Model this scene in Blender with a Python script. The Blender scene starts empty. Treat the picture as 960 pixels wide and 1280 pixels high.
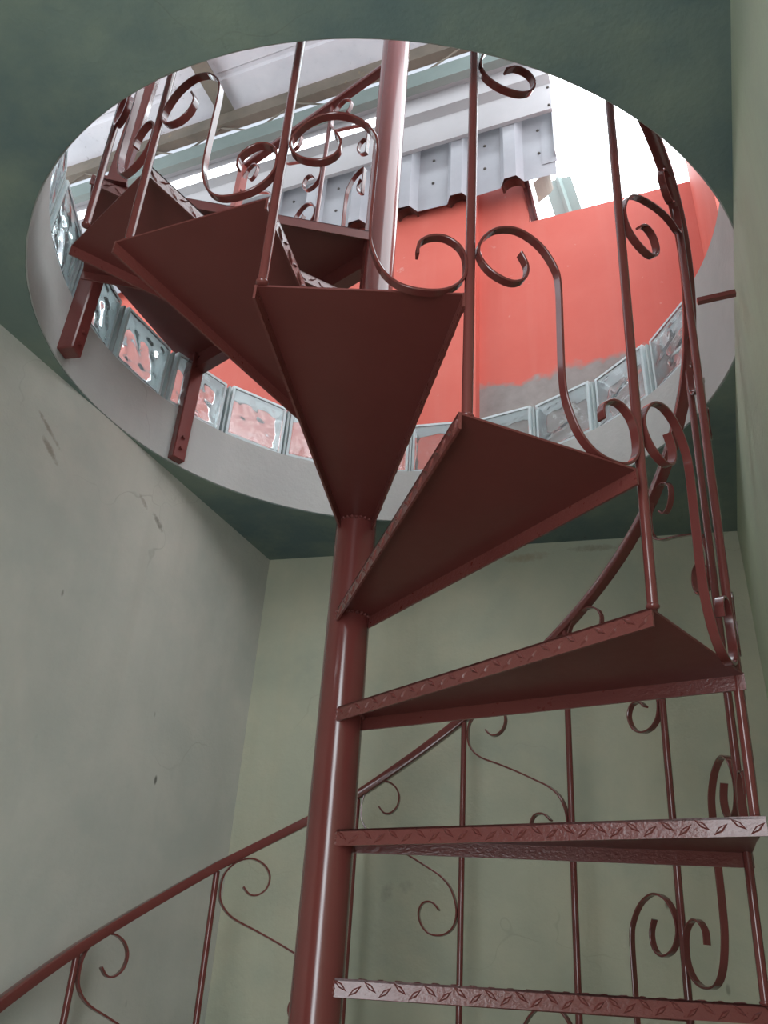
import bpy, bmesh, math, random
from mathutils import Vector, Matrix
random.seed(7)
S = bpy.context.scene
C = S.collection
D = math.pi / 180
OZ = 1.447                       # floor level below the working origin


# ------------------------------------------------------------------ helpers
def lin(r, g, b):
    f = lambda c: (c / 255 / 12.92) if c / 255 <= .04045 else ((c / 255 + .055) / 1.055) ** 2.4
    return (f(r), f(g), f(b), 1)


def obj(name, bm, m, parent=None, smooth=False, angle=None):
    me = bpy.data.meshes.new(name)
    bmesh.ops.recalc_face_normals(bm, faces=bm.faces)
    bm.to_mesh(me)
    bm.free()
    me.materials.append(m)
    if smooth:
        for p in me.polygons:
            p.use_smooth = True
        if angle:
            me.set_sharp_from_angle(angle=angle)
    o = bpy.data.objects.new(name, me)
    C.objects.link(o)
    if parent:
        o.parent = parent
        if parent.type == 'EMPTY':
            o.matrix_parent_inverse = Matrix.Translation(-parent.location)
    return o


def thing(name, label, cat, loc=(0, 0, 0), group=None):
    o = bpy.data.objects.new(name, None)
    o.empty_display_size = .05
    C.objects.link(o)
    o.location = loc
    return tag(o, label, cat, group)


def tag(o, label, cat, group=None):
    o['label'] = label
    o['category'] = cat
    if group:
        o['group'] = group
    return o


def struct(name, bm, m, **k):
    o = obj(name, bm, m, **k)
    o['kind'] = 'structure'
    return o


def prism(bm, poly, z0, z1):
    """vertical prism over a plan polygon"""
    a = [bm.verts.new((x, y, z0)) for x, y in poly]
    b = [bm.verts.new((x, y, z1)) for x, y in poly]
    n = len(poly)
    bm.faces.new(a)
    bm.faces.new(b)
    for i in range(n):
        bm.faces.new((a[i], a[(i + 1) % n], b[(i + 1) % n], b[i]))


def obox(bm, c, ax, ay, az, hx, hy, hz):
    """box at c with unit axes and half sizes"""
    c, ax, ay, az = map(Vector, (c, ax, ay, az))
    v = {}
    for i in (-1, 1):
        for j in (-1, 1):
            for k in (-1, 1):
                v[i, j, k] = bm.verts.new(c + ax * hx * i + ay * hy * j + az * hz * k)
    for f in (((-1, -1, -1), (-1, 1, -1), (-1, 1, 1), (-1, -1, 1)), ((1, -1, -1), (1, -1, 1), (1, 1, 1), (1, 1, -1)),
              ((-1, -1, -1), (-1, -1, 1), (1, -1, 1), (1, -1, -1)), ((-1, 1, -1), (1, 1, -1), (1, 1, 1), (-1, 1, 1)),
              ((-1, -1, -1), (1, -1, -1), (1, 1, -1), (-1, 1, -1)), ((-1, -1, 1), (-1, 1, 1), (1, 1, 1), (1, -1, 1))):
        bm.faces.new([v[q] for q in f])


def bar(bm, p0, p1, w, d, side=None):
    """rectangular bar from p0 to p1; w along `side`, d across"""
    p0, p1 = Vector(p0), Vector(p1)
    az = (p1 - p0).normalized()
    if side is None:
        side = Vector((0, 0, 1)) if abs(az.z) < .9 else Vector((1, 0, 0))
    side = Vector(side)
    ax = (side - az * side.dot(az)).normalized()
    ay = az.cross(ax)
    obox(bm, (p0 + p1) / 2, ax, ay, az, w / 2, d / 2, (p1 - p0).length / 2)


def rod(bm, p0, p1, r, n=12, r1=None):
    p0, p1 = Vector(p0), Vector(p1)
    r1 = r if r1 is None else r1
    az = (p1 - p0).normalized()
    ax = az.orthogonal().normalized()
    ay = az.cross(ax)
    rings = []
    for p, rr in ((p0, r), (p1, r1)):
        rings.append([bm.verts.new(p + (ax * math.cos(t * 2 * math.pi / n) + ay * math.sin(t * 2 * math.pi / n)) * rr) for t in range(n)])
    bm.faces.new(rings[0])
    bm.faces.new(rings[1])
    for i in range(n):
        bm.faces.new((rings[0][i], rings[0][(i + 1) % n], rings[1][(i + 1) % n], rings[1][i]))


def sweep(bm, pts, frames, prof):
    """sweep a closed profile [(a, b)] along pts; frames give the two axes"""
    rings = []
    for p, (ax, ay) in zip(pts, frames):
        rings.append([bm.verts.new(p + ax * a + ay * b) for a, b in prof])
    n = len(prof)
    for r0, r1 in zip(rings, rings[1:]):
        for i in range(n):
            bm.faces.new((r0[i], r0[(i + 1) % n], r1[(i + 1) % n], r1[i]))
    bm.faces.new(rings[0])
    bm.faces.new(rings[-1])


def catmull(P, n=6):
    P = [Vector(q) for q in P]
    out = []
    for i in range(len(P) - 1):
        a, b, c, d = P[max(i - 1, 0)], P[i], P[i + 1], P[min(i + 2, len(P) - 1)]
        for k in range(n):
            t = k / n
            out.append(.5 * (2 * b + (c - a) * t + (2 * a - 5 * b + 4 * c - d) * t * t + (3 * b - a - 3 * c + d) * t ** 3))
    out.append(P[-1])
    return out


# ------------------------------------------------------------------ materials
class NT:
    def __init__(s, name):
        s.m = bpy.data.materials.new(name)
        s.m.use_nodes = True
        s.t = s.m.node_tree
        s.b = s.t.nodes['Principled BSDF']
        s.out = s.t.nodes['Material Output']

    def n(s, typ, **k):
        o = s.t.nodes.new(typ)
        for a, v in k.items():
            setattr(o, a, v)
        return o

    def link(s, a, b):
        s.t.links.new(a, b)

    def noise(s, scale, detail=4, rough=.55, vec=None, dist=0):
        o = s.n('ShaderNodeTexNoise')
        o.inputs['Scale'].default_value = scale
        o.inputs['Detail'].default_value = detail
        o.inputs['Roughness'].default_value = rough
        o.inputs['Distortion'].default_value = dist
        if vec is not None:
            s.link(vec, o.inputs['Vector'])
        return o.outputs['Fac']

    def pos(s, scale=(1, 1, 1)):
        g = s.n('ShaderNodeNewGeometry')
        mp = s.n('ShaderNodeMapping')
        mp.inputs['Scale'].default_value = scale
        s.link(g.outputs['Position'], mp.inputs['Vector'])
        return mp.outputs['Vector']

    def ramp(s, fac, stops):
        r = s.n('ShaderNodeValToRGB')
        e = r.color_ramp.elements
        while len(e) < len(stops):
            e.new(.5)
        for q, (p, c) in zip(e, stops):
            q.position = p
            q.color = c if len(c) == 4 else (*c, 1)
        s.link(fac, r.inputs['Fac'])
        return r.outputs['Color']

    def mix(s, fac, a, b, mode='MIX'):
        o = s.n('ShaderNodeMix', data_type='RGBA', blend_type=mode)
        for sock, v in ((o.inputs[0], fac), (o.inputs[6], a), (o.inputs[7], b)):
            if hasattr(v, 'links'):
                s.link(v, sock)
            else:
                sock.default_value = v
        return o.outputs[2]

    def bump(s, h, strength=.2, dist=.01):
        o = s.n('ShaderNodeBump')
        o.inputs['Strength'].default_value = strength
        o.inputs['Distance'].default_value = dist
        s.link(h, o.inputs['Height'])
        s.link(o.outputs['Normal'], s.b.inputs['Normal'])

    def set(s, **k):
        for a, v in k.items():
            i = s.b.inputs[a.replace('_', ' ')]
            if hasattr(v, 'links'):
                s.link(v, i)
            else:
                i.default_value = v
        return s


def gray(v):
    return (v, v, v, 1)


def mat_paint(name, base, var, rough=.3, spec=.5, coat=0., brushy=0):
    t = NT(name)
    f = t.noise(9, 4, vec=t.pos())
    f2 = t.noise(60, 3, vec=t.pos())
    c = t.mix(t.ramp(f, [(.3, gray(0)), (.75, gray(1))]), base, var)
    t.set(Base_Color=c, Roughness=t.ramp(f2, [(.2, gray(rough * .95)), (.8, gray(rough * 1.08))]), Specular_IOR_Level=spec, Coat_Weight=coat, Coat_Roughness=.08)
    if brushy:
        t.bump(t.noise(130, 3, .6, t.pos((1, 1, 1.6))), .3, .004)
    else:
        t.bump(t.noise(22, 2, .5, t.pos()), .05, .003)
    return t.m


def mat_plaster(name, a, b, c, streak=True, specks=.5, cracks=.22, rough=.75, scuffs=(), amp=1.):
    """painted, trowelled plaster with patches, drips, specks and hair cracks"""
    t = NT(name)
    v = t.pos()
    big = t.noise(1.7, 5, .6, v, .6)
    mid = t.noise(6, 5, .6, v)
    fine = t.noise(70, 4, .6, v)
    col = t.mix(t.ramp(big, [(.35, gray(0)), (.65, gray(1))]), a, b)
    col = t.mix(t.ramp(mid, [(.45, gray(0)), (.8, gray(.55))]), col, c)
    if streak:
        sv = t.pos((9, 9, .5))
        st = t.noise(1.6, 4, .6, sv)
        col = t.mix(t.ramp(st, [(.5, gray(0)), (.8, gray(.28))]), col, (c[0] * .72, c[1] * .72, c[2] * .7, 1))
    vo = t.n('ShaderNodeTexVoronoi', feature='F1')
    vo.inputs['Scale'].default_value = 9
    t.link(t.pos((1, 1, .45)), vo.inputs['Vector'])
    gate = t.noise(3.3, 2, .5, v)
    sp = t.n('ShaderNodeMath', operation='MULTIPLY')
    t.link(t.ramp(vo.outputs['Distance'], [(.03, gray(1)), (.06, gray(0))]), sp.inputs[0])
    t.link(t.ramp(gate, [(.5, gray(0)), (.56, gray(specks))]), sp.inputs[1])
    col = t.mix(sp.outputs[0], col, lin(58, 56, 50))
    ce = t.n('ShaderNodeTexVoronoi', feature='DISTANCE_TO_EDGE')
    ce.inputs['Scale'].default_value = 1.5
    wv = t.n('ShaderNodeVectorMath', operation='ADD')
    nv = t.n('ShaderNodeTexNoise')
    nv.inputs['Scale'].default_value = 5
    t.link(v, nv.inputs['Vector'])
    sc = t.n('ShaderNodeVectorMath', operation='SCALE')
    sc.inputs['Scale'].default_value = .35
    t.link(nv.outputs['Color'], sc.inputs[0])
    t.link(v, wv.inputs[0])
    t.link(sc.outputs[0], wv.inputs[1])
    t.link(wv.outputs[0], ce.inputs['Vector'])
    cm = t.n('ShaderNodeMath', operation='MULTIPLY')
    t.link(t.ramp(ce.outputs['Distance'], [(.001, gray(1)), (.0035, gray(0))]), cm.inputs[0])
    t.link(t.ramp(t.noise(2.1, 2, .5, v), [(.5, gray(0)), (.62, gray(cracks))]), cm.inputs[1])
    col = t.mix(cm.outputs[0], col, lin(88, 86, 76))
    for (cx, cy, cz), ud, la, lb, st_, cc in scuffs:
        vm = t.n('ShaderNodeVectorMath', operation='SUBTRACT')
        t.link(v, vm.inputs[0])
        vm.inputs[1].default_value = (cx, cy, cz + OZ)
        u = Vector(ud).normalized()
        d1 = t.n('ShaderNodeVectorMath', operation='DOT_PRODUCT')
        t.link(vm.outputs[0], d1.inputs[0])
        d1.inputs[1].default_value = u
        ln = t.n('ShaderNodeVectorMath', operation='LENGTH')
        t.link(vm.outputs[0], ln.inputs[0])

        def mth(op, a_, b_=None):
            o_ = t.n('ShaderNodeMath', operation=op)
            for q_, x_ in zip(o_.inputs, (a_, b_)):
                if x_ is None:
                    continue
                if hasattr(x_, 'links'):
                    t.link(x_, q_)
                else:
                    q_.default_value = x_
            return o_.outputs[0]
        al2 = mth('POWER', d1.outputs['Value'], 2.0)
        pe2 = mth('SUBTRACT', mth('POWER', ln.outputs['Value'], 2.0), al2)
        r_ = mth('ADD', mth('DIVIDE', al2, la * la), mth('DIVIDE', pe2, lb * lb))
        r_ = mth('ADD', r_, mth('MULTIPLY', t.noise(60, 4, .7, v), 2.2))
        col = t.mix(t.ramp(mth('MULTIPLY', r_, .5), [(.5, gray(st_)), (.95, gray(0))]), col, cc)
    t.set(Base_Color=col, Roughness=rough, Specular_IOR_Level=.25)
    h = t.n('ShaderNodeMath', operation='ADD')
    t.link(fine, h.inputs[0])
    t.link(mid, h.inputs[1])
    t.bump(h.outputs[0], .22, .006)
    return t.m


MAROON = mat_paint('maroon_enamel', lin(100, 48, 45), lin(106, 53, 49), .18, .45, .35)
MAROON_EDGE = mat_paint('brushed_maroon_edge', lin(102, 50, 46), lin(110, 57, 52), .28, .5, .3, 1)
MAROON_PLATE = mat_paint('maroon_plate_paint', lin(98, 46, 42), lin(104, 51, 47), .45, .4, .1)
BR = lin(112, 98, 84)
WALL = mat_plaster('green_grey_plaster', lin(178, 175, 154), lin(158, 160, 143), lin(188, 178, 154), specks=.6, scuffs=[
    ((-.014, .992, .432), (.3, 0, 1), .035, .022, .35, lin(110, 114, 104)), ((.038, .986, .446), (1, 0, .6), .03, .02, .3, lin(110, 114, 104)),
    ((.40, .945, 1.46), (1, -.1, .1), .10, .02, .4, lin(136, 112, 84)), ((.62, .92, 1.48), (1, -.1, 0), .10, .015, .5, lin(112, 104, 88))])
WALL_R = mat_plaster('pale_green_plaster', lin(188, 197, 172), lin(176, 185, 166), lin(190, 190, 172), specks=.4)
WALL_L = mat_plaster('beige_grey_plaster', lin(184, 180, 170), lin(167, 167, 158), lin(192, 185, 174), specks=.8, scuffs=[
    ((-.808, .035, 1.353), (.03, .1, -.06), .07, .008, .6, BR), ((-.803, .055, 1.305), (.02, .08, -.05), .055, .012, .6, BR),
    ((-.677, .475, 1.333), (.02, .08, -.05), .04, .012, .75, lin(84, 76, 66)), ((-.70, .40, 1.36), (.02, .08, -.05), .03, .01, .5, BR)])
CEIL = mat_plaster('dull_green_plaster', lin(122, 134, 124), lin(90, 107, 108), lin(140, 148, 128), streak=False, specks=.35)
RING = mat_plaster('bare_concrete', lin(178, 176, 173), lin(166, 164, 161), lin(188, 185, 181), specks=.25)
FLOORM = mat_plaster('grey_floor', lin(130, 126, 116), lin(118, 114, 106), lin(138, 132, 122), streak=False)
TERR = mat_plaster('grey_screed', lin(150, 148, 142), lin(140, 138, 132), lin(160, 156, 150), streak=False)


def mat_orange(name, band):
    t = NT(name)
    v = t.pos()
    f = t.noise(3, 5, .6, v)
    col = t.mix(t.ramp(f, [(.3, gray(0)), (.7, gray(1))]), lin(206, 108, 95), lin(200, 98, 85))
    s = t.noise(1.2, 4, .6, t.pos((10, 10, .6)))
    col = t.mix(t.ramp(s, [(.5, gray(0)), (.8, gray(.35))]), col, lin(206, 122, 112))
    sc = t.noise(17, 3, .6, v)
    col = t.mix(t.ramp(sc, [(.7, gray(0)), (.74, gray(.5))]), col, lin(208, 156, 146))
    if band is not None:
        z = t.n('ShaderNodeSeparateXYZ')
        t.link(v, z.inputs[0])
        w = t.n('ShaderNodeMath', operation='MULTIPLY_ADD')
        w.inputs[1].default_value = .34
        t.link(t.noise(3.5, 4, .6, v), w.inputs[0])
        t.link(z.outputs['Z'], w.inputs[2])
        m = t.n('ShaderNodeMapRange')
        m.inputs['From Min'].default_value = band + .17 - .012
        m.inputs['From Max'].default_value = band + .17 + .02
        m.inputs['To Min'].default_value = 1
        m.inputs['To Max'].default_value = 0
        t.link(w.outputs[0], m.inputs['Value'])
        g = t.mix(t.ramp(t.noise(14, 5, .65, v), [(.3, gray(0)), (.7, gray(1))]), lin(152, 146, 142), lin(132, 127, 124))
        col = t.mix(m.outputs[0], col, g)
    t.set(Base_Color=col, Roughness=.6, Specular_IOR_Level=.3)
    t.bump(f, .15, .01)
    return t.m


def mat_metal_sheet(name, a, b, rough=.35, metallic=.0, stain=None):
    t = NT(name)
    v = t.pos()
    f = t.noise(5, 5, .6, v)
    col = t.mix(t.ramp(f, [(.3, gray(0)), (.7, gray(1))]), a, b)
    if stain is not None:
        k = t.noise(26, 5, .7, v)
        g = t.noise(2.2, 2, .5, v)
        mm = t.n('ShaderNodeMath', operation='MULTIPLY')
        t.link(t.ramp(k, [(.6, gray(0)), (.68, gray(.8))]), mm.inputs[0])
        t.link(t.ramp(g, [(.4, gray(.1)), (.65, gray(1))]), mm.inputs[1])
        col = t.mix(mm.outputs[0], col, stain)
    t.set(Base_Color=col, Roughness=rough, Metallic=metallic, Specular_IOR_Level=.4)
    return t.m


ORANGE = mat_orange('orange_wall_paint', None)
ORANGE_B = mat_orange('orange_wall_paint_bare_foot', 2.44 + OZ)
SIDING = mat_metal_sheet('zinc_sheet', lin(172, 172, 177), lin(158, 158, 164), .38, .15)
FLASH = mat_metal_sheet('folded_zinc', lin(172, 168, 170), lin(162, 158, 160), .4, .1)
ROOFM = mat_metal_sheet('mouldy_roof_sheet', lin(214, 210, 214), lin(196, 194, 200), .55, 0, lin(96, 88, 84))
STEELG = mat_metal_sheet('grey_green_steel', lin(126, 140, 136), lin(112, 126, 122), .5)
STEELB = mat_metal_sheet('stained_steel', lin(122, 112, 100), lin(96, 90, 80), .6, 0, lin(150, 128, 92))
SCREW = mat_metal_sheet('dark_screw', lin(70, 66, 62), lin(90, 84, 78), .5, .5)
TILE = mat_metal_sheet('brown_roof_tile', lin(88, 50, 42), lin(66, 42, 36), .7)
SALMON = mat_paint('salmon_paint', lin(150, 78, 70), lin(160, 88, 80), .5, .4)  # paler and pinker than the maroon of the other stair parts
MORTAR = mat_metal_sheet('white_joint', lin(178, 186, 186), lin(160, 170, 170), .8)

t = NT('translucent_roof_sheet')
tr = t.n('ShaderNodeBsdfTranslucent')
tr.inputs['Color'].default_value = (.42, .43, .45, 1)
df = t.n('ShaderNodeBsdfDiffuse')
df.inputs['Color'].default_value = (.6, .61, .64, 1)
mx = t.n('ShaderNodeMixShader')
mx.inputs[0].default_value = .5
t.link(tr.outputs[0], mx.inputs[1])
t.link(df.outputs[0], mx.inputs[2])
t.link(mx.outputs[0], t.out.inputs['Surface'])
TRANSL = t.m


def mat_glass():
    t = NT('wavy_block_glass')
    v = t.pos()
    w1 = t.noise(13, .8, .4, v, 1.1)
    w2 = t.noise(34, .5, .4, v, .5)
    h = t.n('ShaderNodeMath', operation='MULTIPLY_ADD')
    h.inputs[1].default_value = .25
    t.link(w2, h.inputs[0])
    t.link(w1, h.inputs[2])
    t.set(Base_Color=(.93, .97, .97, 1), Roughness=.015, IOR=1.4, Transmission_Weight=1.0, Specular_IOR_Level=.6)
    t.bump(h.outputs[0], .25, .02)
    tr = t.n('ShaderNodeBsdfTranslucent')
    tr.inputs['Color'].default_value = lin(226, 238, 240)
    mx = t.n('ShaderNodeMixShader')
    mx.inputs[0].default_value = .07
    t.link(t.b.outputs[0], mx.inputs[1])
    t.link(tr.outputs[0], mx.inputs[2])
    t.link(mx.outputs[0], t.out.inputs['Surface'])
    return t.m


def mat_rim():
    t = NT('pale_block_edge')
    t.set(Base_Color=lin(232, 242, 243), Roughness=.25, Specular_IOR_Level=.6)
    tr = t.n('ShaderNodeBsdfTranslucent')
    tr.inputs['Color'].default_value = lin(238, 246, 247)
    mx = t.n('ShaderNodeMixShader')
    mx.inputs[0].default_value = .5
    t.link(t.b.outputs[0], mx.inputs[1])
    t.link(tr.outputs[0], mx.inputs[2])
    t.link(mx.outputs[0], t.out.inputs['Surface'])
    return t.m


GLASS = mat_glass()
RIM = mat_rim()

# ------------------------------------------------------------------ camera (solved from the stair's own geometry)
CAMP = Vector((0.29744, -1.56541, 0.14359))
RT = Vector((0.9914553, 0.1178795, 0.0558640))
UP = Vector((0.0123439, -0.5111099, 0.8594267))
FW = Vector((-0.1298614, 0.8513936, 0.5081978))
cam = bpy.data.cameras.new('camera')
cam.sensor_fit = 'VERTICAL'
cam.sensor_height = 36
cam.lens = 1056.239 * 36 / 1280
cam.clip_start = .02
co = bpy.data.objects.new('camera', cam)
C.objects.link(co)
co.matrix_world = Matrix(((RT.x, UP.x, -FW.x, CAMP.x), (RT.y, UP.y, -FW.y, CAMP.y), (RT.z, UP.z, -FW.z, CAMP.z), (0, 0, 0, 1)))
S.camera = co

# ------------------------------------------------------------------ stair data
H = .20665
DPH = .41696
PHI0 = .66176
RP = .0433
RB, RTOP, HR = .706, .745, 1.259
FH = .027
TREADS = {0: (0.0, 50, 26), 1: (.186, 26.0, 1.7), 2: (.412, 1.7, -21.4), 3: (.629, -20.0, -44.5), 4: (.831, -46.4, -69.4), 5: (1.048, -68.8, -93.8),
          6: (1.235, -93.9, -117.5), 7: (1.446, -116.8, -140.2), 8: (1.66, -140.2, -164.5)}
TR = {1: (.72, .726), 2: (.723, .722), 3: (.724, .706), 4: (.726, .716), 5: (.717, .706), 6: (.710, .72), 7: (.703, .713)}
BAL = {-5: 146.0, -4: 122.3, -3: 95.8, -2: 73.8, -1: 50.0, 0: 25.3, 1: 1.0, 2: -19.7, 3: -44.2, 4: -68.2, 5: -92.9, 6: -116.1, 7: -134.7}
BAL[-6] = 168.5
for i in range(-6, 0):
    TREADS[i] = (i * H, BAL.get(i - 1, BAL[i] + 23.9), BAL[i])
ZL = 1.925                        # landing top


def pol(r, deg, z=None):
    a = deg * D
    return (r * math.cos(a), r * math.sin(a)) if z is None else Vector((r * math.cos(a), r * math.sin(a), z))


stair = thing('spiral_staircase', 'maroon painted steel spiral staircase winding up through the round hole in the slab', 'staircase', (0, 0, -OZ))

# pole
bm = bmesh.new()
N = 40
rings = []
zs = [-OZ] + [-OZ + 4.45 * k / 24 for k in range(1, 25)]
for z in zs:
    rings.append([bm.verts.new(pol(RP, 360 * i / N, z)) for i in range(N)])
for a, b in zip(rings, rings[1:]):
    for i in range(N):
        bm.faces.new((a[i], a[(i + 1) % N], b[(i + 1) % N], b[i]))
bm.faces.new(rings[0])
bm.faces.new(rings[-1])
obj('centre_pole', bm, MAROON, stair, True, 40 * D)


def flange(bm, p0, p1, ztop, out, h=FH, t=.004, bumps=True):
    """down-turned edge strip of chequer plate with raised lozenges on its outer face"""
    p0, p1, out = Vector((*p0, 0)), Vector((*p1, 0)), Vector((*out, 0))
    L = (p1 - p0).length
    ax = (p1 - p0) / L
    mid = (p0 + p1) / 2 - out * t / 2
    obox(bm, (mid.x, mid.y, ztop - h / 2), ax, out, (0, 0, 1), L / 2, t / 2, h / 2)
    if not bumps:
        return
    n = int(L / .024)
    for i in range(n):
        c = p0 + ax * (L * (i + .5) / n)
        s = 1 if i % 2 else -1
        d = (ax * .8 + Vector((0, 0, s * .6))).normalized()
        e = out.cross(d)
        c = Vector((c.x, c.y, ztop - h * (.5 + .12 * s)))
        l, w, tt = .0135, .0040, .0026
        base = [bm.verts.new(c + d * l), bm.verts.new(c + e * w), bm.verts.new(c - d * l), bm.verts.new(c - e * w)]
        top = [bm.verts.new(c + d * l * .55 + out * tt), bm.verts.new(c + e * w * .4 + out * tt), bm.verts.new(c - d * l * .55 + out * tt), bm.verts.new(c - e * w * .4 + out * tt)]
        bm.faces.new(top)
        bm.faces.new(base)
        for k in range(4):
            bm.faces.new((base[k], base[(k + 1) % 4], top[(k + 1) % 4], top[k]))


def chequer_top(bm, poly, z):
    """raised lozenges over a plan polygon"""
    xs = [p[0] for p in poly]
    ys = [p[1] for p in poly]

    def inside(x, y, mrg=.012):
        n = len(poly)
        ok = None
        for k in range(n):
            (x0, y0), (x1, y1) = poly[k], poly[(k + 1) % n]
            l = math.hypot(x1 - x0, y1 - y0)
            if l < 1e-6:
                continue
            d = ((x1 - x0) * (y - y0) - (y1 - y0) * (x - x0)) / l
            sgn = d > 0
            if abs(d) < mrg:
                return False
            if ok is None:
                ok = sgn
            elif ok != sgn:
                return False
        return True
    st = .03
    i = 0
    x = min(xs)
    while x < max(xs):
        y = min(ys)
        j = 0
        while y < max(ys):
            if inside(x, y) and math.hypot(x, y) > RP + .015:
                a = 45 * D if (i + j) % 2 else -45 * D
                d = Vector((math.cos(a), math.sin(a), 0))
                e = Vector((-d.y, d.x, 0))
                c = Vector((x, y, z))
                u = Vector((0, 0, .002))
                b = [bm.verts.new(c + d * .011), bm.verts.new(c + e * .0035), bm.verts.new(c - d * .011), bm.verts.new(c - e * .0035)]
                q = [bm.verts.new(c + d * .006 + u), bm.verts.new(c + e * .0015 + u), bm.verts.new(c - d * .006 + u), bm.verts.new(c - e * .0015 + u)]
                bm.faces.new(q)
                bm.faces.new(b)
                for k in range(4):
                    bm.faces.new((b[k], b[(k + 1) % 4], q[(k + 1) % 4], q[k]))
            y += st
            j += 1
        x += st
        i += 1


def make_tread(i):
    z, an, ab = TREADS[i]
    rn, rb = TR.get(i, (.72, .72))
    c = (an + ab) / 2
    inn, inb = pol(RP * .96, c + 58), pol(RP * .96, c - 58)
    on, ob = pol(rn, an), pol(rb, ab)
    poly = [inn, on, ob, inb]
    bm = bmesh.new()
    prism(bm, poly, z - .0035, z)
    if i in (7, 8, 1, 0):
        chequer_top(bm, poly, z)
    # weld bead where the plate meets the pole
    for k in range(9):
        a = c + (-50 + 100 * k / 8)
        p = pol(RP + .001, a, z - .006)
        bmesh.ops.create_icosphere(bm, subdivisions=1, radius=.0045, matrix=Matrix.Translation(p))
    tr = obj('tread', bm, MAROON_PLATE, stair)
    cx = Vector((math.cos(c * D), math.sin(c * D)))
    for nm, a, b in (('nosing_flange', inn, on), ('rear_flange', inb, ob)):
        d = (Vector(b) - Vector(a)).normalized()
        out = Vector((-d.y, d.x))
        if (Vector(b) - Vector(pol(.3, c))).dot(out) < 0:
            out = -out
        bm = bmesh.new()
        flange(bm, a, b, z, out)
        e = Vector(a) - out * .002
        for q in range(3):
            bmesh.ops.create_icosphere(bm, subdivisions=1, radius=.005, matrix=Matrix.Translation((e.x, e.y, z - .006 - .008 * q)))
        obj(nm, bm, MAROON_EDGE, tr)
    return tr


for i in range(-6, 9):
    make_tread(i)


# railing surface: radius grows with height above the treads
def bal_ang(kf):
    k = math.floor(kf)
    f = kf - k
    a = BAL[k]
    b = BAL.get(k + 1, BAL[k] - 23.9)
    return a + (b - a) * f


def rail_pt(kf, dz):
    """point of the railing at fractional baluster kf, dz above the local stair line"""
    r = RB + (RTOP - RB) * dz / HR
    return pol(r, bal_ang(kf), kf * H + dz)


for k in sorted(BAL):
    bm = bmesh.new()
    top = rail_pt(k, HR - .012)
    z0 = TREADS[k][0] if k in TREADS else k * H
    rod(bm, rail_pt(k, z0 - k * H), top, .0078, 14)
    # welded foot
    bmesh.ops.create_icosphere(bm, subdivisions=2, radius=.0098, matrix=Matrix.Translation(rail_pt(k, z0 - k * H + .002)) @ Matrix.Diagonal((1, 1, .5, 1)))
    obj('baluster', bm, MAROON, stair, True, 50 * D)

# post on the landing corner and handrail up to it
POST = Vector((-.667, -.215, 0))
ZP = 2.97
pts = [rail_pt(-6 + .125 * j, HR) for j in range(0, 13 * 8 + 1)]
a0, z0 = bal_ang(7), 7 * H + HR
for j in range(1, 7):
    f = j / 6
    q = pol(RTOP + (.70 - RTOP) * f, BAL[7] + (-162.1 - BAL[7]) * f, z0 + (ZP - .05 - z0) * f)
    pts.append(q)
fr = []
for j, p in enumerate(pts):
    tg = (pts[min(j + 1, len(pts) - 1)] - pts[max(j - 1, 0)]).normalized()
    rad = Vector((p.x, p.y, 0)).normalized()
    rad = (rad - tg * rad.dot(tg)).normalized()
    fr.append((rad, tg.cross(rad)))
prof = []
for qx, qy, a in ((1, 1, 0), (-1, 1, 90), (-1, -1, 180), (1, -1, 270)):
    for s in (0, 45, 90):
        prof.append((qx * .010 + .004 * math.cos((a + s) * D), qy * .007 + .004 * math.sin((a + s) * D)))
bm = bmesh.new()
sweep(bm, pts, fr, prof)
obj('handrail', bm, MAROON, stair, True, 35 * D)

LOW = [(.079, .075), (.078, .098), (.062, .115), (.039, .119), (.017, .105), (.008, .08), (.010, .045), (.03, .018), (.062, .006), (.10, .010), (.128, .035),
       (.146, .08), (.151, .125), (.151, .21), (.151, .30), (.160, .336), (.186, .368), (.225, .382), (.262, .368), (.286, .335), (.289, .305), (.270, .278),
       (.238, .268), (.215, .282), (.209, .31), (.220, .335)]
UPR = [(.062, 1.018), (.078, 1.002), (.097, 1.003), (.114, 1.02), (.118, 1.048), (.103, 1.073), (.074, 1.085), (.042, 1.074), (.018, 1.045), (.012, 1.01),
       (.018, .977), (.046, .947), (.10, .923), (.15, .90), (.205, .872), (.245, .85), (.275, .82), (.291, .775), (.284, .738), (.257, .719), (.222, .719),
       (.197, .737), (.187, .765), (.198, .788), (.223, .79), (.243, .773)]


def flat_sweep(name, P, rad_of, parent, m, w=.0145, th=.0042):
    fr = []
    for j, p in enumerate(P):
        tg = (P[min(j + 1, len(P) - 1)] - P[max(j - 1, 0)]).normalized()
        rad = rad_of(p)
        rad = (rad - tg * rad.dot(tg)).normalized()
        fr.append((rad, tg.cross(rad)))
    bm = bmesh.new()
    b = .0009
    h, q = w / 2, th / 2
    prof = [(h - b, q), (-h + b, q), (-h, q - b), (-h, -q + b), (-h + b, -q), (h - b, -q), (h, -q + b), (h, q - b)]
    sweep(bm, P, fr, prof)
    return obj(name, bm, m, parent, True, 40 * D)


rnd = random.Random(3)
for k in range(-6, 7):
    for nm, T in (('lower_scroll', LOW), ('upper_scroll', UPR)):
        j = rnd.uniform(-.008, .008)
        P2 = catmull([(u, v, 0) for u, v in T], 5)
        P = []
        for q in P2:
            kf = k + min(max(q.x / .302, 0.0), .9999)
            z = (k + 1) * H + q.y + (j if nm == 'upper_scroll' else 0)
            P.append(rail_pt(kf, z - kf * H))
        flat_sweep(nm, P, lambda p: Vector((p.x, p.y, 0)).normalized(), stair, MAROON)

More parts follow.
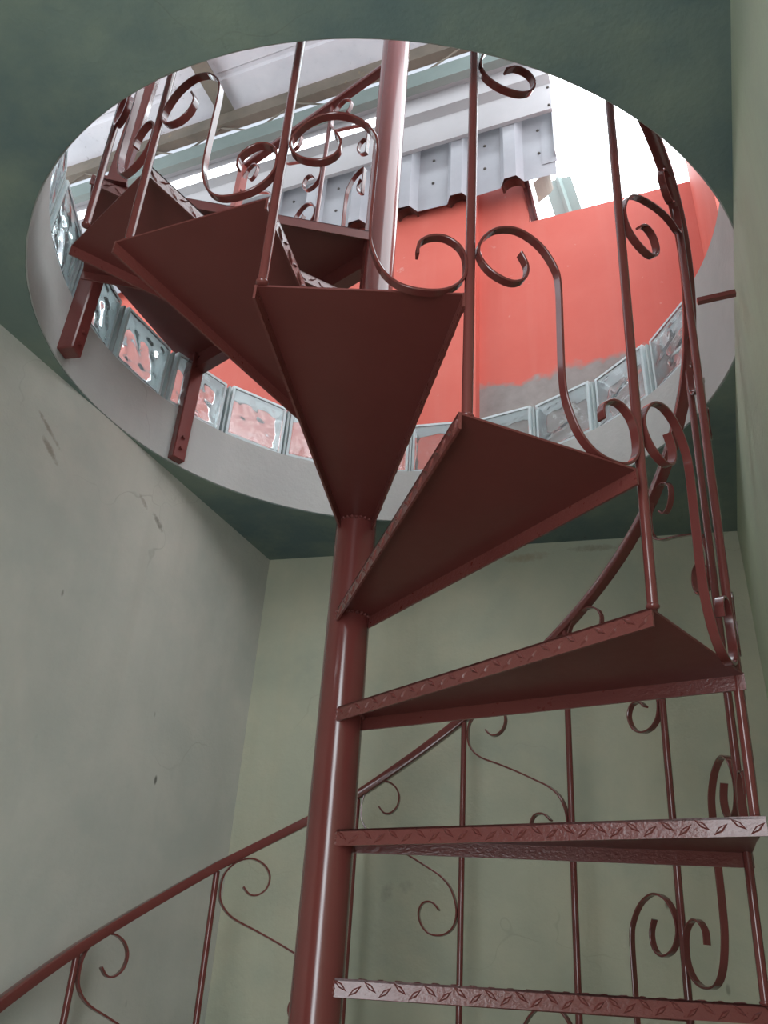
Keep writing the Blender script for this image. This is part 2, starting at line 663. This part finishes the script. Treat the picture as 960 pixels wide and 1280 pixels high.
# stub bar tying the railing to the right-hand wall
bm = bmesh.new()
bar(bm, (.706, -.262, 1.405), (.778, -.274, 1.412), .011, .011)
obj('wall_stay', bm, MAROON, stair)

# landing at roof level
LN = [pol(RP * .96, -115), (-.665, -.235), (-.83, -.04), (-.70, .46), (-.66, .475), pol(RP * .96, 95)]
bm = bmesh.new()
prism(bm, LN, ZL - .0035, ZL)
chequer_top(bm, LN, ZL)
land = obj('landing_plate', bm, MAROON_PLATE, stair)
bm = bmesh.new()
d = (Vector(LN[1]) - Vector(LN[0])).normalized()
flange(bm, LN[0], LN[1], ZL, Vector((d.y, -d.x)) if Vector((d.y, -d.x)).y < 0 else Vector((-d.y, d.x)), .032, bumps=False)
obj('nosing_flange', bm, MAROON, land)
bm = bmesh.new()
bar(bm, (-.03, .035, ZL - .035), (-.628, .422, ZL - .035), .06, .035)
obj('edge_beam', bm, MAROON, land)
bm = bmesh.new()
bar(bm, (-.665, -.22, ZL - .02), (-.772, -.04, ZL - .02), .03, .03)
obj('corner_beam', bm, MAROON, land)


def leg(x, y, z0, z1, ang, bolts):
    bm = bmesh.new()
    ax = Vector((math.cos(ang * D), math.sin(ang * D), 0))
    ay = Vector((-ax.y, ax.x, 0))
    obox(bm, (x, y, (z0 + z1) / 2), ax, ay, (0, 0, 1), .023, .023, (z1 - z0) / 2)
    bmesh.ops.bevel(bm, geom=bm.edges[:], offset=.003, segments=1, affect='EDGES')
    l = obj('landing_leg', bm, MAROON, stair)
    for bz in bolts:
        bm = bmesh.new()
        c = Vector((x, y, bz)) - ax * .023
        rod(bm, c, c - ax * .008, .0065, 6)
        obj('bolt', bm, MAROON, l)


leg(-.768, -.043, 1.532, ZL - .004, 176, (1.56, 1.60))
leg(-.648, .427, 1.518, ZL - .004, 146.5, (1.555, 1.595))

# square post carrying the end of the handrail, with a foot plate
bm = bmesh.new()
ax = Vector((math.cos(198 * D), math.sin(198 * D), 0))
ay = Vector((-ax.y, ax.x, 0))
obox(bm, (POST.x, POST.y, (ZL + ZP) / 2), ax, ay, (0, 0, 1), .021, .021, (ZP - ZL) / 2)
bmesh.ops.bevel(bm, geom=bm.edges[:], offset=.004, segments=2, affect='EDGES')
pt = obj('newel_post', bm, MAROON, stair)
bm = bmesh.new()
obox(bm, (POST.x, POST.y, ZL + .006), ax, ay, (0, 0, 1), .034, .034, .006)
obj('foot_plate', bm, MAROON, pt)

# guard rail along the far edge of the landing
GA, GB = Vector((-.03, .033, 0)), Vector((-.600, .372, 0))
gd = (GB - GA).normalized()
gn = Vector((-gd.y, gd.x, 0))
ZG = 2.785
bm = bmesh.new()
bar(bm, (GB.x, GB.y, ZL), (GB.x, GB.y, ZG), .028, .028, gd)
gp = obj('guard_post', bm, SALMON, stair)
gp['label'] = 'salmon pink post'
bm = bmesh.new()
P = [Vector((*(GA + (GB + gd * .02 - GA) * f).xy, ZG)) for f in (0, .5, 1)]
sweep(bm, P, [(gn, Vector((0, 0, 1)))] * 3, prof)
obj('guard_rail', bm, MAROON, stair, True, 35 * D)
GL = (GB - GA).length
for f in (.355, .68):
    bm = bmesh.new()
    p = GA + gd * GL * f
    rod(bm, (p.x, p.y, ZL), (p.x, p.y, ZG), .0075, 12)
    obj('guard_baluster', bm, MAROON, stair, True, 50 * D)
for f0, f1 in ((.0, .355), (.355, .68), (.68, 1.0)):
    for T, nm in ((LOW, 'lower_scroll'), (UPR, 'upper_scroll')):
        P = []
        for q in catmull([(u, v, 0) for u, v in T], 5):
            s = GL * (f1 - (f1 - f0) * q.x / .302)
            zz = q.y if T is LOW else q.y - .265
            if f0 == 0. and s < RP + .01:
                s = RP + .01
            p = GA + gd * s
            P.append(Vector((p.x, p.y, ZL + .01 + zz)))
        flat_sweep(nm, P, lambda p: gn, stair, MAROON)

# ------------------------------------------------------------------ the room
WZ = 1.51
E1 = Vector((math.cos(-14.3 * D), math.sin(-14.3 * D)))
E2 = Vector((-E1.y, E1.x))


def w2(a, b):
    q = E1 * a + E2 * b
    return (q.x, q.y)


def w3(a, b, z):
    q = E1 * a + E2 * b
    return Vector((q.x, q.y, z))


LB, RBk = Vector((-.503, 1.049)), Vector((1.056, .868))
ld, rd = Vector((.289, .957)), Vector((.227, .974))
ln_, rn_ = Vector((-.957, .289)), Vector((.974, -.227))
LF = LB - ld * 3.2                            # front end of the left wall


def wall_poly(a, b, n, t=.12):
    return [tuple(a), tuple(b), tuple(b + n * t), tuple(a + n * t)]


bm = bmesh.new()
prism(bm, wall_poly(LF, LB + ld * .1, ln_), -OZ, WZ)
struct('wall_left', bm, WALL_L)

# right wall, with a doorway in its near half (behind the camera's shoulder)
RF = Vector((.386, -2.0))
bm = bmesh.new()
prism(bm, wall_poly(RF, RBk + rd * .1, rn_), -OZ, WZ)
struct('wall_right', bm, WALL_R)
bm = bmesh.new()
bd = (RBk - LB).normalized()
prism(bm, wall_poly(LB - bd * .15, RBk + bd * .15, Vector((-bd.y, bd.x))), -OZ, WZ)
struct('wall_back', bm, WALL)

# front wall behind the camera, with a tall open doorway at its right end
fd = (RF - LF).normalized()
fl = (RF - LF).length
fn = Vector((fd.y, -fd.x))
wa, wb = LF + fd * (fl - .70), LF + fd * (fl - .04)
bm = bmesh.new()
prism(bm, wall_poly(LF, wa, fn), -OZ, WZ)
prism(bm, wall_poly(wb, RF, fn), -OZ, WZ)
struct('wall_front', bm, WALL)

bm = bmesh.new()
prism(bm, [w2(-3.2, -4.2), w2(1.2, -4.2), w2(1.2, 1.4), w2(-3.2, 1.4)], -OZ - .1, -OZ)
struct('floor', bm, FLOORM)

# slab with the round hole
HC = Vector((.0407, .0068))
RH = .8056


def rh(a):
    """the hole is hand cut: its radius wanders round the circle (a in radians)"""
    return (.8067 - .0087 * math.cos(a) - .0113 * math.sin(a) + .0194 * math.cos(2 * a) + .0075 * math.sin(2 * a)
            + .0037 * math.cos(3 * a) - .0019 * math.sin(3 * a))


ra = [(-3.0, -2.1), (1.08, -2.1), (1.08, 2.15), (-3.0, 2.15)]
hc = (HC.dot(E1), HC.dot(E2))
angs = [360 * k / 128 for k in range(128)]
for a, b in ra:
    angs.append(math.degrees(math.atan2(b - hc[1], a - hc[0])) % 360)
angs = sorted(set(angs))


def outer(a):
    dx, dy = math.cos(a * D), math.sin(a * D)
    ts = []
    if dx > 1e-9: ts.append((1.08 - hc[0]) / dx)
    if dx < -1e-9: ts.append((-3.0 - hc[0]) / dx)
    if dy > 1e-9: ts.append((2.15 - hc[1]) / dy)
    if dy < -1e-9: ts.append((-2.1 - hc[1]) / dy)
    t_ = min(ts)
    return hc[0] + dx * t_, hc[1] + dy * t_


bm = bmesh.new()
lay = []
rnd = random.Random(5)
jit = {a: rnd.uniform(-.0025, .0025) for a in angs}
for a in angs:
    o_ = outer(a)
    r = rh(a * D + math.atan2(E1.y, E1.x)) + .003 + jit[a] * .4
    i_ = (hc[0] + r * math.cos(a * D), hc[1] + r * math.sin(a * D))
    lay.append([bm.verts.new(w3(*o_, WZ)), bm.verts.new(w3(*i_, WZ)), bm.verts.new(w3(*i_, 1.70)), bm.verts.new(w3(*o_, 1.70))])
for k in range(len(lay)):
    a, b = lay[k], lay[(k + 1) % len(lay)]
    for j in range(4):
        bm.faces.new((a[j], b[j], b[(j + 1) % 4], a[(j + 1) % 4]))
struct('ceiling', bm, CEIL)


def arc_wall(bm, r0, r1, z0, z1, a0, a1, n):
    full = abs(a1 - a0) >= 360
    R = []
    for k in range(n if full else n + 1):
        a = (a0 + (a1 - a0) * k / n) * D
        c, s = math.cos(a), math.sin(a)
        k0 = rh(a) - RH
        R.append([bm.verts.new((HC.x + (r + k0) * c, HC.y + (r + k0) * s, z)) for r, z in ((r0, z0), (r1, z0), (r1, z1), (r0, z1))])
    m = len(R)
    for k in range(m if full else m - 1):
        a, b = R[k], R[(k + 1) % m]
        for j in range(4):
            bm.faces.new((a[j], b[j], b[(j + 1) % 4], a[(j + 1) % 4]))
    if not full:
        bm.faces.new(R[0])
        bm.faces.new(R[-1])


# concrete lining of the hole and the solid kerb on its right side
bm = bmesh.new()
arc_wall(bm, RH, RH + .05, WZ + .003, 1.704, 0, 360, 128)
struct('trim_1', bm, RING, smooth=True, angle=40 * D)
A0, STEP, NB = 14.6, 15.46, 14
bm = bmesh.new()
arc_wall(bm, RH, RH + .10, 1.70, 1.905, A0 + STEP * NB - 360, A0 - .6, 72)
struct('trim_2', bm, RING, smooth=True, angle=40 * D)

# glass block kerb
GLAB = {0: 'clear glass block at the right end of the kerb, against the bare concrete',
        1: 'clear glass block second from the right end of the kerb',
        2: 'clear glass block third from the right end of the kerb, under the grey plaster patch',
        3: 'clear glass block fourth from the right end, behind the large triangular tread corner',
        4: 'clear glass block showing orange just right of the tread pointing at the viewer',
        5: 'clear glass block hidden mostly behind the tread that points at the viewer',
        6: 'clear glass block cut by the left edge of the tread that points at the viewer',
        7: 'clear glass block with a whole orange centre, two left of the pointing tread',
        8: 'clear glass block standing just right of the bolted landing leg',
        9: 'clear glass block between the two landing legs, nearer the bolted one',
        10: 'clear glass block immediately right of the left landing leg',
        11: 'pale glass block on the left side of the kerb, just above the left landing leg',
        12: 'pale glass block at the far left of the kerb, second above the left leg',
        13: 'pale glass block at the left end of the kerb, cut off by the slab edge'}
bmj = bmesh.new()
for k in range(NB):
    ca = A0 + STEP * (k + .5)
    a = ca * D
    rad = Vector((math.cos(a), math.sin(a), 0))
    tan = Vector((-rad.y, rad.x, 0))
    cen = Vector((HC.x, HC.y, 0)) + rad * (rh(a) + .042)
    zc = 1.805
    g = thing('glass_block', GLAB[k], 'glass block', (cen.x, cen.y, 1.706), 'glass blocks of the round kerb')
    hw, hh, hd = .1035, .098, .038
    # rim: square frame
    bm = bmesh.new()
    fw = .009
    outr = [(-hw, -hh), (hw, -hh), (hw, hh), (-hw, hh)]
    inn = [(-hw + fw, -hh + fw), (hw - fw, -hh + fw), (hw - fw, hh - fw), (-hw + fw, hh - fw)]
    V = {}
    for s in (-1, 1):
        for nm, L in (('o', outr), ('i', inn)):
            V[s, nm] = [bm.verts.new(cen + tan * x * (1 + s * .035) + Vector((0, 0, zc + y)) + rad * hd * s) for x, y in L]
    for j in range(4):
        q = (j + 1) % 4
        for s in (-1, 1):
            bm.faces.new((V[s, 'o'][j], V[s, 'o'][q], V[s, 'i'][q], V[s, 'i'][j]))
        bm.faces.new((V[-1, 'o'][j], V[-1, 'o'][q], V[1, 'o'][q], V[1, 'o'][j]))
        bm.faces.new((V[-1, 'i'][j], V[-1, 'i'][q], V[1, 'i'][q], V[1, 'i'][j]))
    obj('rim', bm, RIM, g)
    # two pressed panes with a hollow between them
    for nm, s in (('inner_pane', -1), ('outer_pane', 1)):
        bm = bmesh.new()
        n = 22
        grid = {}
        for side in (0, 1):
            for ix in range(n + 1):
                for iy in range(n + 1):
                    u, v = -1 + 2 * ix / n, -1 + 2 * iy / n
                    x, y = u * (hw - fw), v * (hh - fw)
                    edge = max(abs(u), abs(v))
                    dish = .004 * min(1, max(0, (edge - .75) / .25)) if side == 0 else 0
                    off = (hd - .002 + dish * .5) if side == 0 else (hd - .012 + (1 - edge ** 4) * (.0030 * math.sin(31 * x * (1 + .3 * math.sin(k * 1.7)) + 62 * y + k * 2.1 + 1.3 * math.sin(55 * y + k)) + .0022 * math.sin(88 * x - 47 * y * (1 + .2 * math.sin(k)) + k * 1.3 + s)))
                    grid[side, ix, iy] = bm.verts.new(cen + tan * x + Vector((0, 0, zc + y)) + rad * s * off)
        for side in (0, 1):
            for ix in range(n):
                for iy in range(n):
                    bm.faces.new((grid[side, ix, iy], grid[side, ix + 1, iy], grid[side, ix + 1, iy + 1], grid[side, ix, iy + 1]))
        for q in range(n):
            bm.faces.new((grid[0, q, 0], grid[0, q + 1, 0], grid[1, q + 1, 0], grid[1, q, 0]))
            bm.faces.new((grid[0, q, n], grid[0, q + 1, n], grid[1, q + 1, n], grid[1, q, n]))
            bm.faces.new((grid[0, 0, q], grid[0, 0, q + 1], grid[1, 0, q + 1], grid[1, 0, q]))
            bm.faces.new((grid[0, n, q], grid[0, n, q + 1], grid[1, n, q + 1], grid[1, n, q]))
        obj(nm, bm, GLASS, g, True)
for k in range(1, NB):
    a = (A0 + STEP * k) * D
    rad = Vector((math.cos(a), math.sin(a), 0))
    c = Vector((HC.x, HC.y, 1.8)) + rad * (rh(a) + .045)
    obox(bmj, c, rad, (-rad.y, rad.x, 0), (0, 0, 1), .034, .0035, .097)
struct('trim_3', bmj, MORTAR)

# ------------------------------------------------------------------ beyond the hole: terrace walls and the neighbour's roof
CE = -1.4434          # camera along E2
C1 = .6749            # camera along E1


def zs_(s, b):
    """height seen at slope s on the vertical plane at depth b"""
    return .1436 + s * (b - CE)


bm = bmesh.new()
prism(bm, [w2(.17, 1.25), w2(.99, 1.25), w2(.99, 1.40), w2(.17, 1.40)], 1.70, 3.335)
prism(bm, [w2(-.07, 1.25), w2(.17, 1.25), w2(.17, 1.40), w2(-.07, 1.40)], 1.70, 3.68)
struct('wall_terrace_right', bm, ORANGE_B)
bm = bmesh.new()
prism(bm, [w2(-3.0, 1.19), w2(-.07, 1.19), w2(-.07, 1.40), w2(-3.0, 1.40)], 1.70, 3.68)
struct('wall_terrace_left', bm, ORANGE)
bm = bmesh.new()
prism(bm, [w2(.877, .45), w2(.99, .45), w2(.99, 1.25), w2(.877, 1.25)], 1.70, 3.62)
prism(bm, [w2(.877, -1.25), w2(.99, -1.25), w2(.99, .45), w2(.877, .45)], 1.70, 2.15)
struct('wall_terrace_side', bm, ORANGE)

# unseen wall added on the near side of the terrace to block southern sky
bm = bmesh.new()
prism(bm, [w2(-3.0, -1.37), w2(.99, -1.37), w2(.99, -1.25), w2(-3.0, -1.25)], 1.70, 4.28)
struct('wall_sky_blocker', bm, RING)

# box-rib cladding hanging over the top of the orange wall
sid = thing('corrugated_siding', 'grey box-ribbed metal sheet hanging over the top of the orange wall', 'metal sheet', (*w2(-1.0, 1.16), 3.62))
bm = bmesh.new()
prof = []
x = .325
P_ = .262
while x > -3.0:
    prof += [(x, .0), (x - .150, .0), (x - .178, -.045), (x - .234, -.045)]
    x -= P_
def szb(a): return 3.485 + .008 * math.sin(a * 9)
def szt(a): return 4.16
rows = []
for a, dd in prof:
    rows.append([bm.verts.new(w3(a, 1.145 + dd, szb(a))), bm.verts.new(w3(a, 1.145 + dd, szt(a))), bm.verts.new(w3(a, 1.1465 + dd, szt(a))), bm.verts.new(w3(a, 1.1465 + dd, szb(a)))])
for a, b in zip(rows, rows[1:]):
    for j in range(4):
        bm.faces.new((a[j], b[j], b[(j + 1) % 4], a[(j + 1) % 4]))
bm.faces.new(rows[0])
bm.faces.new(rows[-1])
obj('sheet', bm, SIDING, sid)
bm = bmesh.new()
prism(bm, [w2(.327, 1.10), w2(.330, 1.10), w2(.330, 1.25), w2(.327, 1.25)], 3.60, 4.16)
prism(bm, [w2(.262, 1.141), w2(.330, 1.141), w2(.330, 1.1435), w2(.262, 1.1435)], 3.57, 4.16)
obj('corner_trim', bm, SIDING, sid)
bm = bmesh.new()
prism(bm, [w2(-3.0, 1.15), w2(.165, 1.15), w2(.165, 1.187), w2(-3.0, 1.187)], 3.56, 3.62)
obj('batten', bm, TILE, sid)
x = .325
while x > -1.6:
    for zz in (3.66, 3.83):
        bm = bmesh.new()
        c = w3(x - .075, 1.145, zz)
        bmesh.ops.create_icosphere(bm, subdivisions=2, radius=.008, matrix=Matrix.Translation(c))
        obj('screw', bm, SCREW, sid, True)
    x -= P_

# folded eaves flashing above the siding, built from its cross-section
fl_ = thing('eaves_flashing', 'long folded pale metal eaves flashing above the ribbed siding', 'flashing', (*w2(-1.0, 1.0), 3.85))
b0 = 1.075
sec = [(1.094, zs_(1.479, b0)), (b0, zs_(1.479, b0)), (b0, zs_(1.556, b0)), (b0 - .035, zs_(1.592, b0 - .035))]
sec2 = [(b0 - .035, zs_(1.626, b0 - .035)), (b0 - .035, zs_(1.645, b0 - .035)), (b0 - .10, zs_(1.688, b0 - .10)), (b0 - .10, zs_(1.72, b0 - .10))]


def ribbon(bm, sec, a0, a1, t=.003):
    R = []
    for a in (a0, a1):
        up = []
        for (b, z) in sec:
            up.append(bm.verts.new(w3(a, b, z)))
        dn = [bm.verts.new(w3(a, b + t, z + t)) for b, z in sec]
        R.append(up + dn[::-1])
    n = len(R[0])
    for j in range(n):
        bm.faces.new((R[0][j], R[0][(j + 1) % n], R[1][(j + 1) % n], R[1][j]))
    bm.faces.new(R[0])
    bm.faces.new(R[1])


bm = bmesh.new()
ribbon(bm, sec, -3.2, .335)
obj('lower_fold', bm, FLASH, fl_)
bm = bmesh.new()
ribbon(bm, sec2, -3.2, .335)
ribbon(bm, [(b0 - .035, zs_(1.592, b0 - .035)), (b0 - .035, zs_(1.628, b0 - .035))], -.55, .335)
obj('upper_fold', bm, FLASH, fl_)
for zz, bb in ((zs_(1.49, b0), b0), (zs_(1.545, b0), b0), (zs_(1.625, b0 - .035), b0 - .035)):
    bm = bmesh.new()
    bmesh.ops.create_icosphere(bm, subdivisions=2, radius=.007, matrix=Matrix.Translation(w3(.322, bb - .001, zz)))
    obj('screw', bm, SCREW, fl_, True)

# light steel truss in front of the eaves
BT = .76
trs = thing('roof_truss', 'slim steel roof truss with zigzag rods under the pale roof sheets', 'truss', (*w2(-1.0, BT), 3.86))


def chord(s0, s1, b, d, m, nm, a0=-3.2, a1=.34):
    bm = bmesh.new()
    z0, z1 = zs_(s0, b), zs_(s1, b)
    prism(bm, [w2(a0, b), w2(a1, b), w2(a1, b + d), w2(a0, b + d)], z0, z1)
    return obj(nm, bm, m, trs)


chord(1.690, 1.738, BT, .04, STEELG, 'lower_chord')
tc = chord(1.79, 1.832, BT, .05, STEELB, 'upper_chord')
tc['label'] = 'brown stained upper chord'
za, zb = zs_(1.735, BT), zs_(1.792, BT)
x = -3.1
k = 0
while x < .12:
    bm = bmesh.new()
    rod(bm, w3(x, BT + .02, za if k % 2 else zb), w3(x + .22, BT + .02, zb if k % 2 else za), .005, 8)
    obj('web_rod', bm, STEELB, trs)
    x += .22
    k += 1

# roof sheets, their purlin, and the translucent strip over the truss
bm = bmesh.new()
prism(bm, [w2(-3.2, .83), w2(.33, .83), w2(.33, 1.02), w2(-3.2, 1.02)], 4.42, 4.424)
tag(obj('translucent_roof_strip', bm, TRANSL), 'narrow milky roof strip letting light in above the truss', 'roof panel')
RZ = 4.245


def roof_sheet(a0, a1, lab):
    bm = bmesh.new()
    R = []
    b = .80
    k = 0
    while b > -3.4:
        for db, dz in ((0, 0), (.17, 0), (.18, .012), (.20, .012), (.21, 0)):
            R.append((b - db, RZ + dz + (.80 - b + db) * .05))
        b -= .22
    rows = [[bm.verts.new(w3(a, bb, z)) for a in (a0, a1)] + [bm.verts.new(w3(a, bb, z + .003)) for a in (a1, a0)] for bb, z in R]
    for p, q in zip(rows, rows[1:]):
        for j in range(4):
            bm.faces.new((p[j], q[j], q[(j + 1) % 4], p[(j + 1) % 4]))
    bm.faces.new(rows[0])
    bm.faces.new(rows[-1])
    tag(obj('roof_sheet', bm, ROOFM), lab, 'roof sheet', 'pale roof sheets seen from below')


roof_sheet(-1.32, .33, 'mould-spotted pale roof sheet to the right of the purlin, behind the centre pole')
roof_sheet(-4.2, -1.33, 'pale roof sheet to the left of the purlin, above the newel post')
bm = bmesh.new()
prism(bm, [w2(.335, .25), w2(.335, -1.24), w2(1.0, -1.24), w2(1.0, .25)], RZ + .02, RZ + .024)
struct('ceiling_sky_blocker', bm, ROOFM)  # unseen sheet, added only to keep overhead sky light off the pole
bm = bmesh.new()
for q in (0,):
    prism(bm, [w2(-1.37, .80), w2(-1.28, .80), w2(-1.28, -3.3), w2(-1.37, -3.3)], RZ - .03, RZ - .022)
    prism(bm, [w2(-1.33, .80), w2(-1.32, .80), w2(-1.32, -3.3), w2(-1.33, -3.3)], RZ - .022, RZ - .002)
tag(obj('roof_purlin', bm, STEELB), 'yellow-stained steel purlin crossing under the pale roof sheets', 'beam')

# bits at the corner of the siding
bm = bmesh.new()
secs = [(0, 0), (.06, 0), (.075, .02), (.09, 0), (.14, 0), (.14, .004), (.092, .004), (.075, .026), (.058, .004), (0, .004)]
R = []
for z, sx, bb in ((1.70, .357, 2.02), (4.02, -.03, 1.60)):
    R.append([bm.verts.new(w3(.225 + sx + u, bb - v, z)) for u, v in secs])
n = len(secs)
for j in range(n):
    bm.faces.new((R[0][j], R[0][(j + 1) % n], R[1][(j + 1) % n], R[1][j]))
bm.faces.new(R[0])
bm.faces.new(R[1])
tag(obj('metal_gutter', bm, STEELG), 'folded grey metal channel leaning against the white sky above the orange wall', 'gutter')
bm = bmesh.new()
bar(bm, w3(.15, 1.20, 3.72), w3(.195, 1.27, 3.34), .035, .022, (E1.x, E1.y, 0))
bar(bm, w3(.162, 1.19, 3.72), w3(.207, 1.26, 3.34), .008, .04, (E1.x, E1.y, 0))
tag(obj('corner_bracket', bm, MAROON), 'dark maroon steel angle at the end of the orange wall', 'bracket')
bm = bmesh.new()
R = []
for f in range(9):
    t_ = f / 8
    ang = -20 + 140 * t_
    R.append([bm.verts.new(w3(.222 + .07 * math.sin(ang * D) * .8, 1.22 + j * .12, 3.56 + .10 * t_)) for j in (0, 1)] +
             [bm.verts.new(w3(.222 + .062 * math.sin(ang * D) * .8, 1.22 + j * .12, 3.56 + .10 * t_ + .004)) for j in (1, 0)])
for p, q in zip(R, R[1:]):
    for j in range(4):
        bm.faces.new((p[j], q[j], q[(j + 1) % 4], p[(j + 1) % 4]))
bm.faces.new(R[0])
bm.faces.new(R[-1])
tag(obj('ridge_cap', bm, STEELB), 'curved grey cap end under the lower right corner of the siding', 'roof cap')
# clay tile ends showing in the hollows under the siding
x = .325 - .206
k = 0
TL = ['brown roof tile end under the right-hand hollow of the siding', 'brown roof tile end in the hollow just left of the front baluster',
      'brown roof tile end in the hollow right of the centre pole', 'brown roof tile end in the hollow left of the centre pole']
while k < 4:
    bm = bmesh.new()
    n = 10
    R = []
    for j in range(n + 1):
        a = math.pi * j / n
        R.append([bm.verts.new(w3(x + r * math.cos(a), bb, 3.497 + r * .7 * math.sin(a))) for r, bb in ((.052, 1.14), (.042, 1.14), (.042, 1.185), (.052, 1.185))])
    for p, q in zip(R, R[1:]):
        for j in range(4):
            bm.faces.new((p[j], q[j], q[(j + 1) % 4], p[(j + 1) % 4]))
    bm.faces.new(R[0])
    bm.faces.new(R[-1])
    tag(obj('roof_tile', bm, TILE), TL[k], 'roof tile', 'tile ends under the siding')
    x -= P_
    k += 1

# ------------------------------------------------------------------ light
w = bpy.data.worlds.new('overcast_sky')
S.world = w
w.use_nodes = True
nt = w.node_tree
bg = nt.nodes['Background']
tc = nt.nodes.new('ShaderNodeTexCoord')
sx = nt.nodes.new('ShaderNodeSeparateXYZ')
cr = nt.nodes.new('ShaderNodeValToRGB')
cr.color_ramp.elements[0].position = .0
cr.color_ramp.elements[0].color = (.78, .85, .90, 1)
cr.color_ramp.elements[1].position = .5
cr.color_ramp.elements[1].color = (.88, .95, 1.0, 1)
nt.links.new(tc.outputs['Generated'], sx.inputs[0])
nt.links.new(sx.outputs['Z'], cr.inputs['Fac'])
nt.links.new(cr.outputs['Color'], bg.inputs['Color'])
bg.inputs['Strength'].default_value = 5.2


c = (wa + wb) / 2
l = bpy.data.lights.new('door_daylight', 'AREA')          # daylight standing in the open doorway
l.shape = 'RECTANGLE'
l.size, l.size_y = .30, 2.85
l.energy = 14
l.color = (.9, 1.0, 1.03)
o = bpy.data.objects.new('door_daylight', l)
C.objects.link(o)
o.location = (c.x, c.y, .02)
o.rotation_euler = Vector((-fn.x, -fn.y, -.3)).to_track_quat('-Z', 'Y').to_euler()

# lift everything so that the floor is at zero
for o in S.objects:
    if o.parent is None:
        o.location.z += OZ

S.view_settings.view_transform = 'Standard'
S.view_settings.look = 'None'
S.view_settings.gamma = 1
S.view_settings.use_curve_mapping = False
S.view_settings.exposure = 0
S.cycles.max_bounces = 10
S.cycles.transmission_bounces = 8
S.cycles.diffuse_bounces = 6
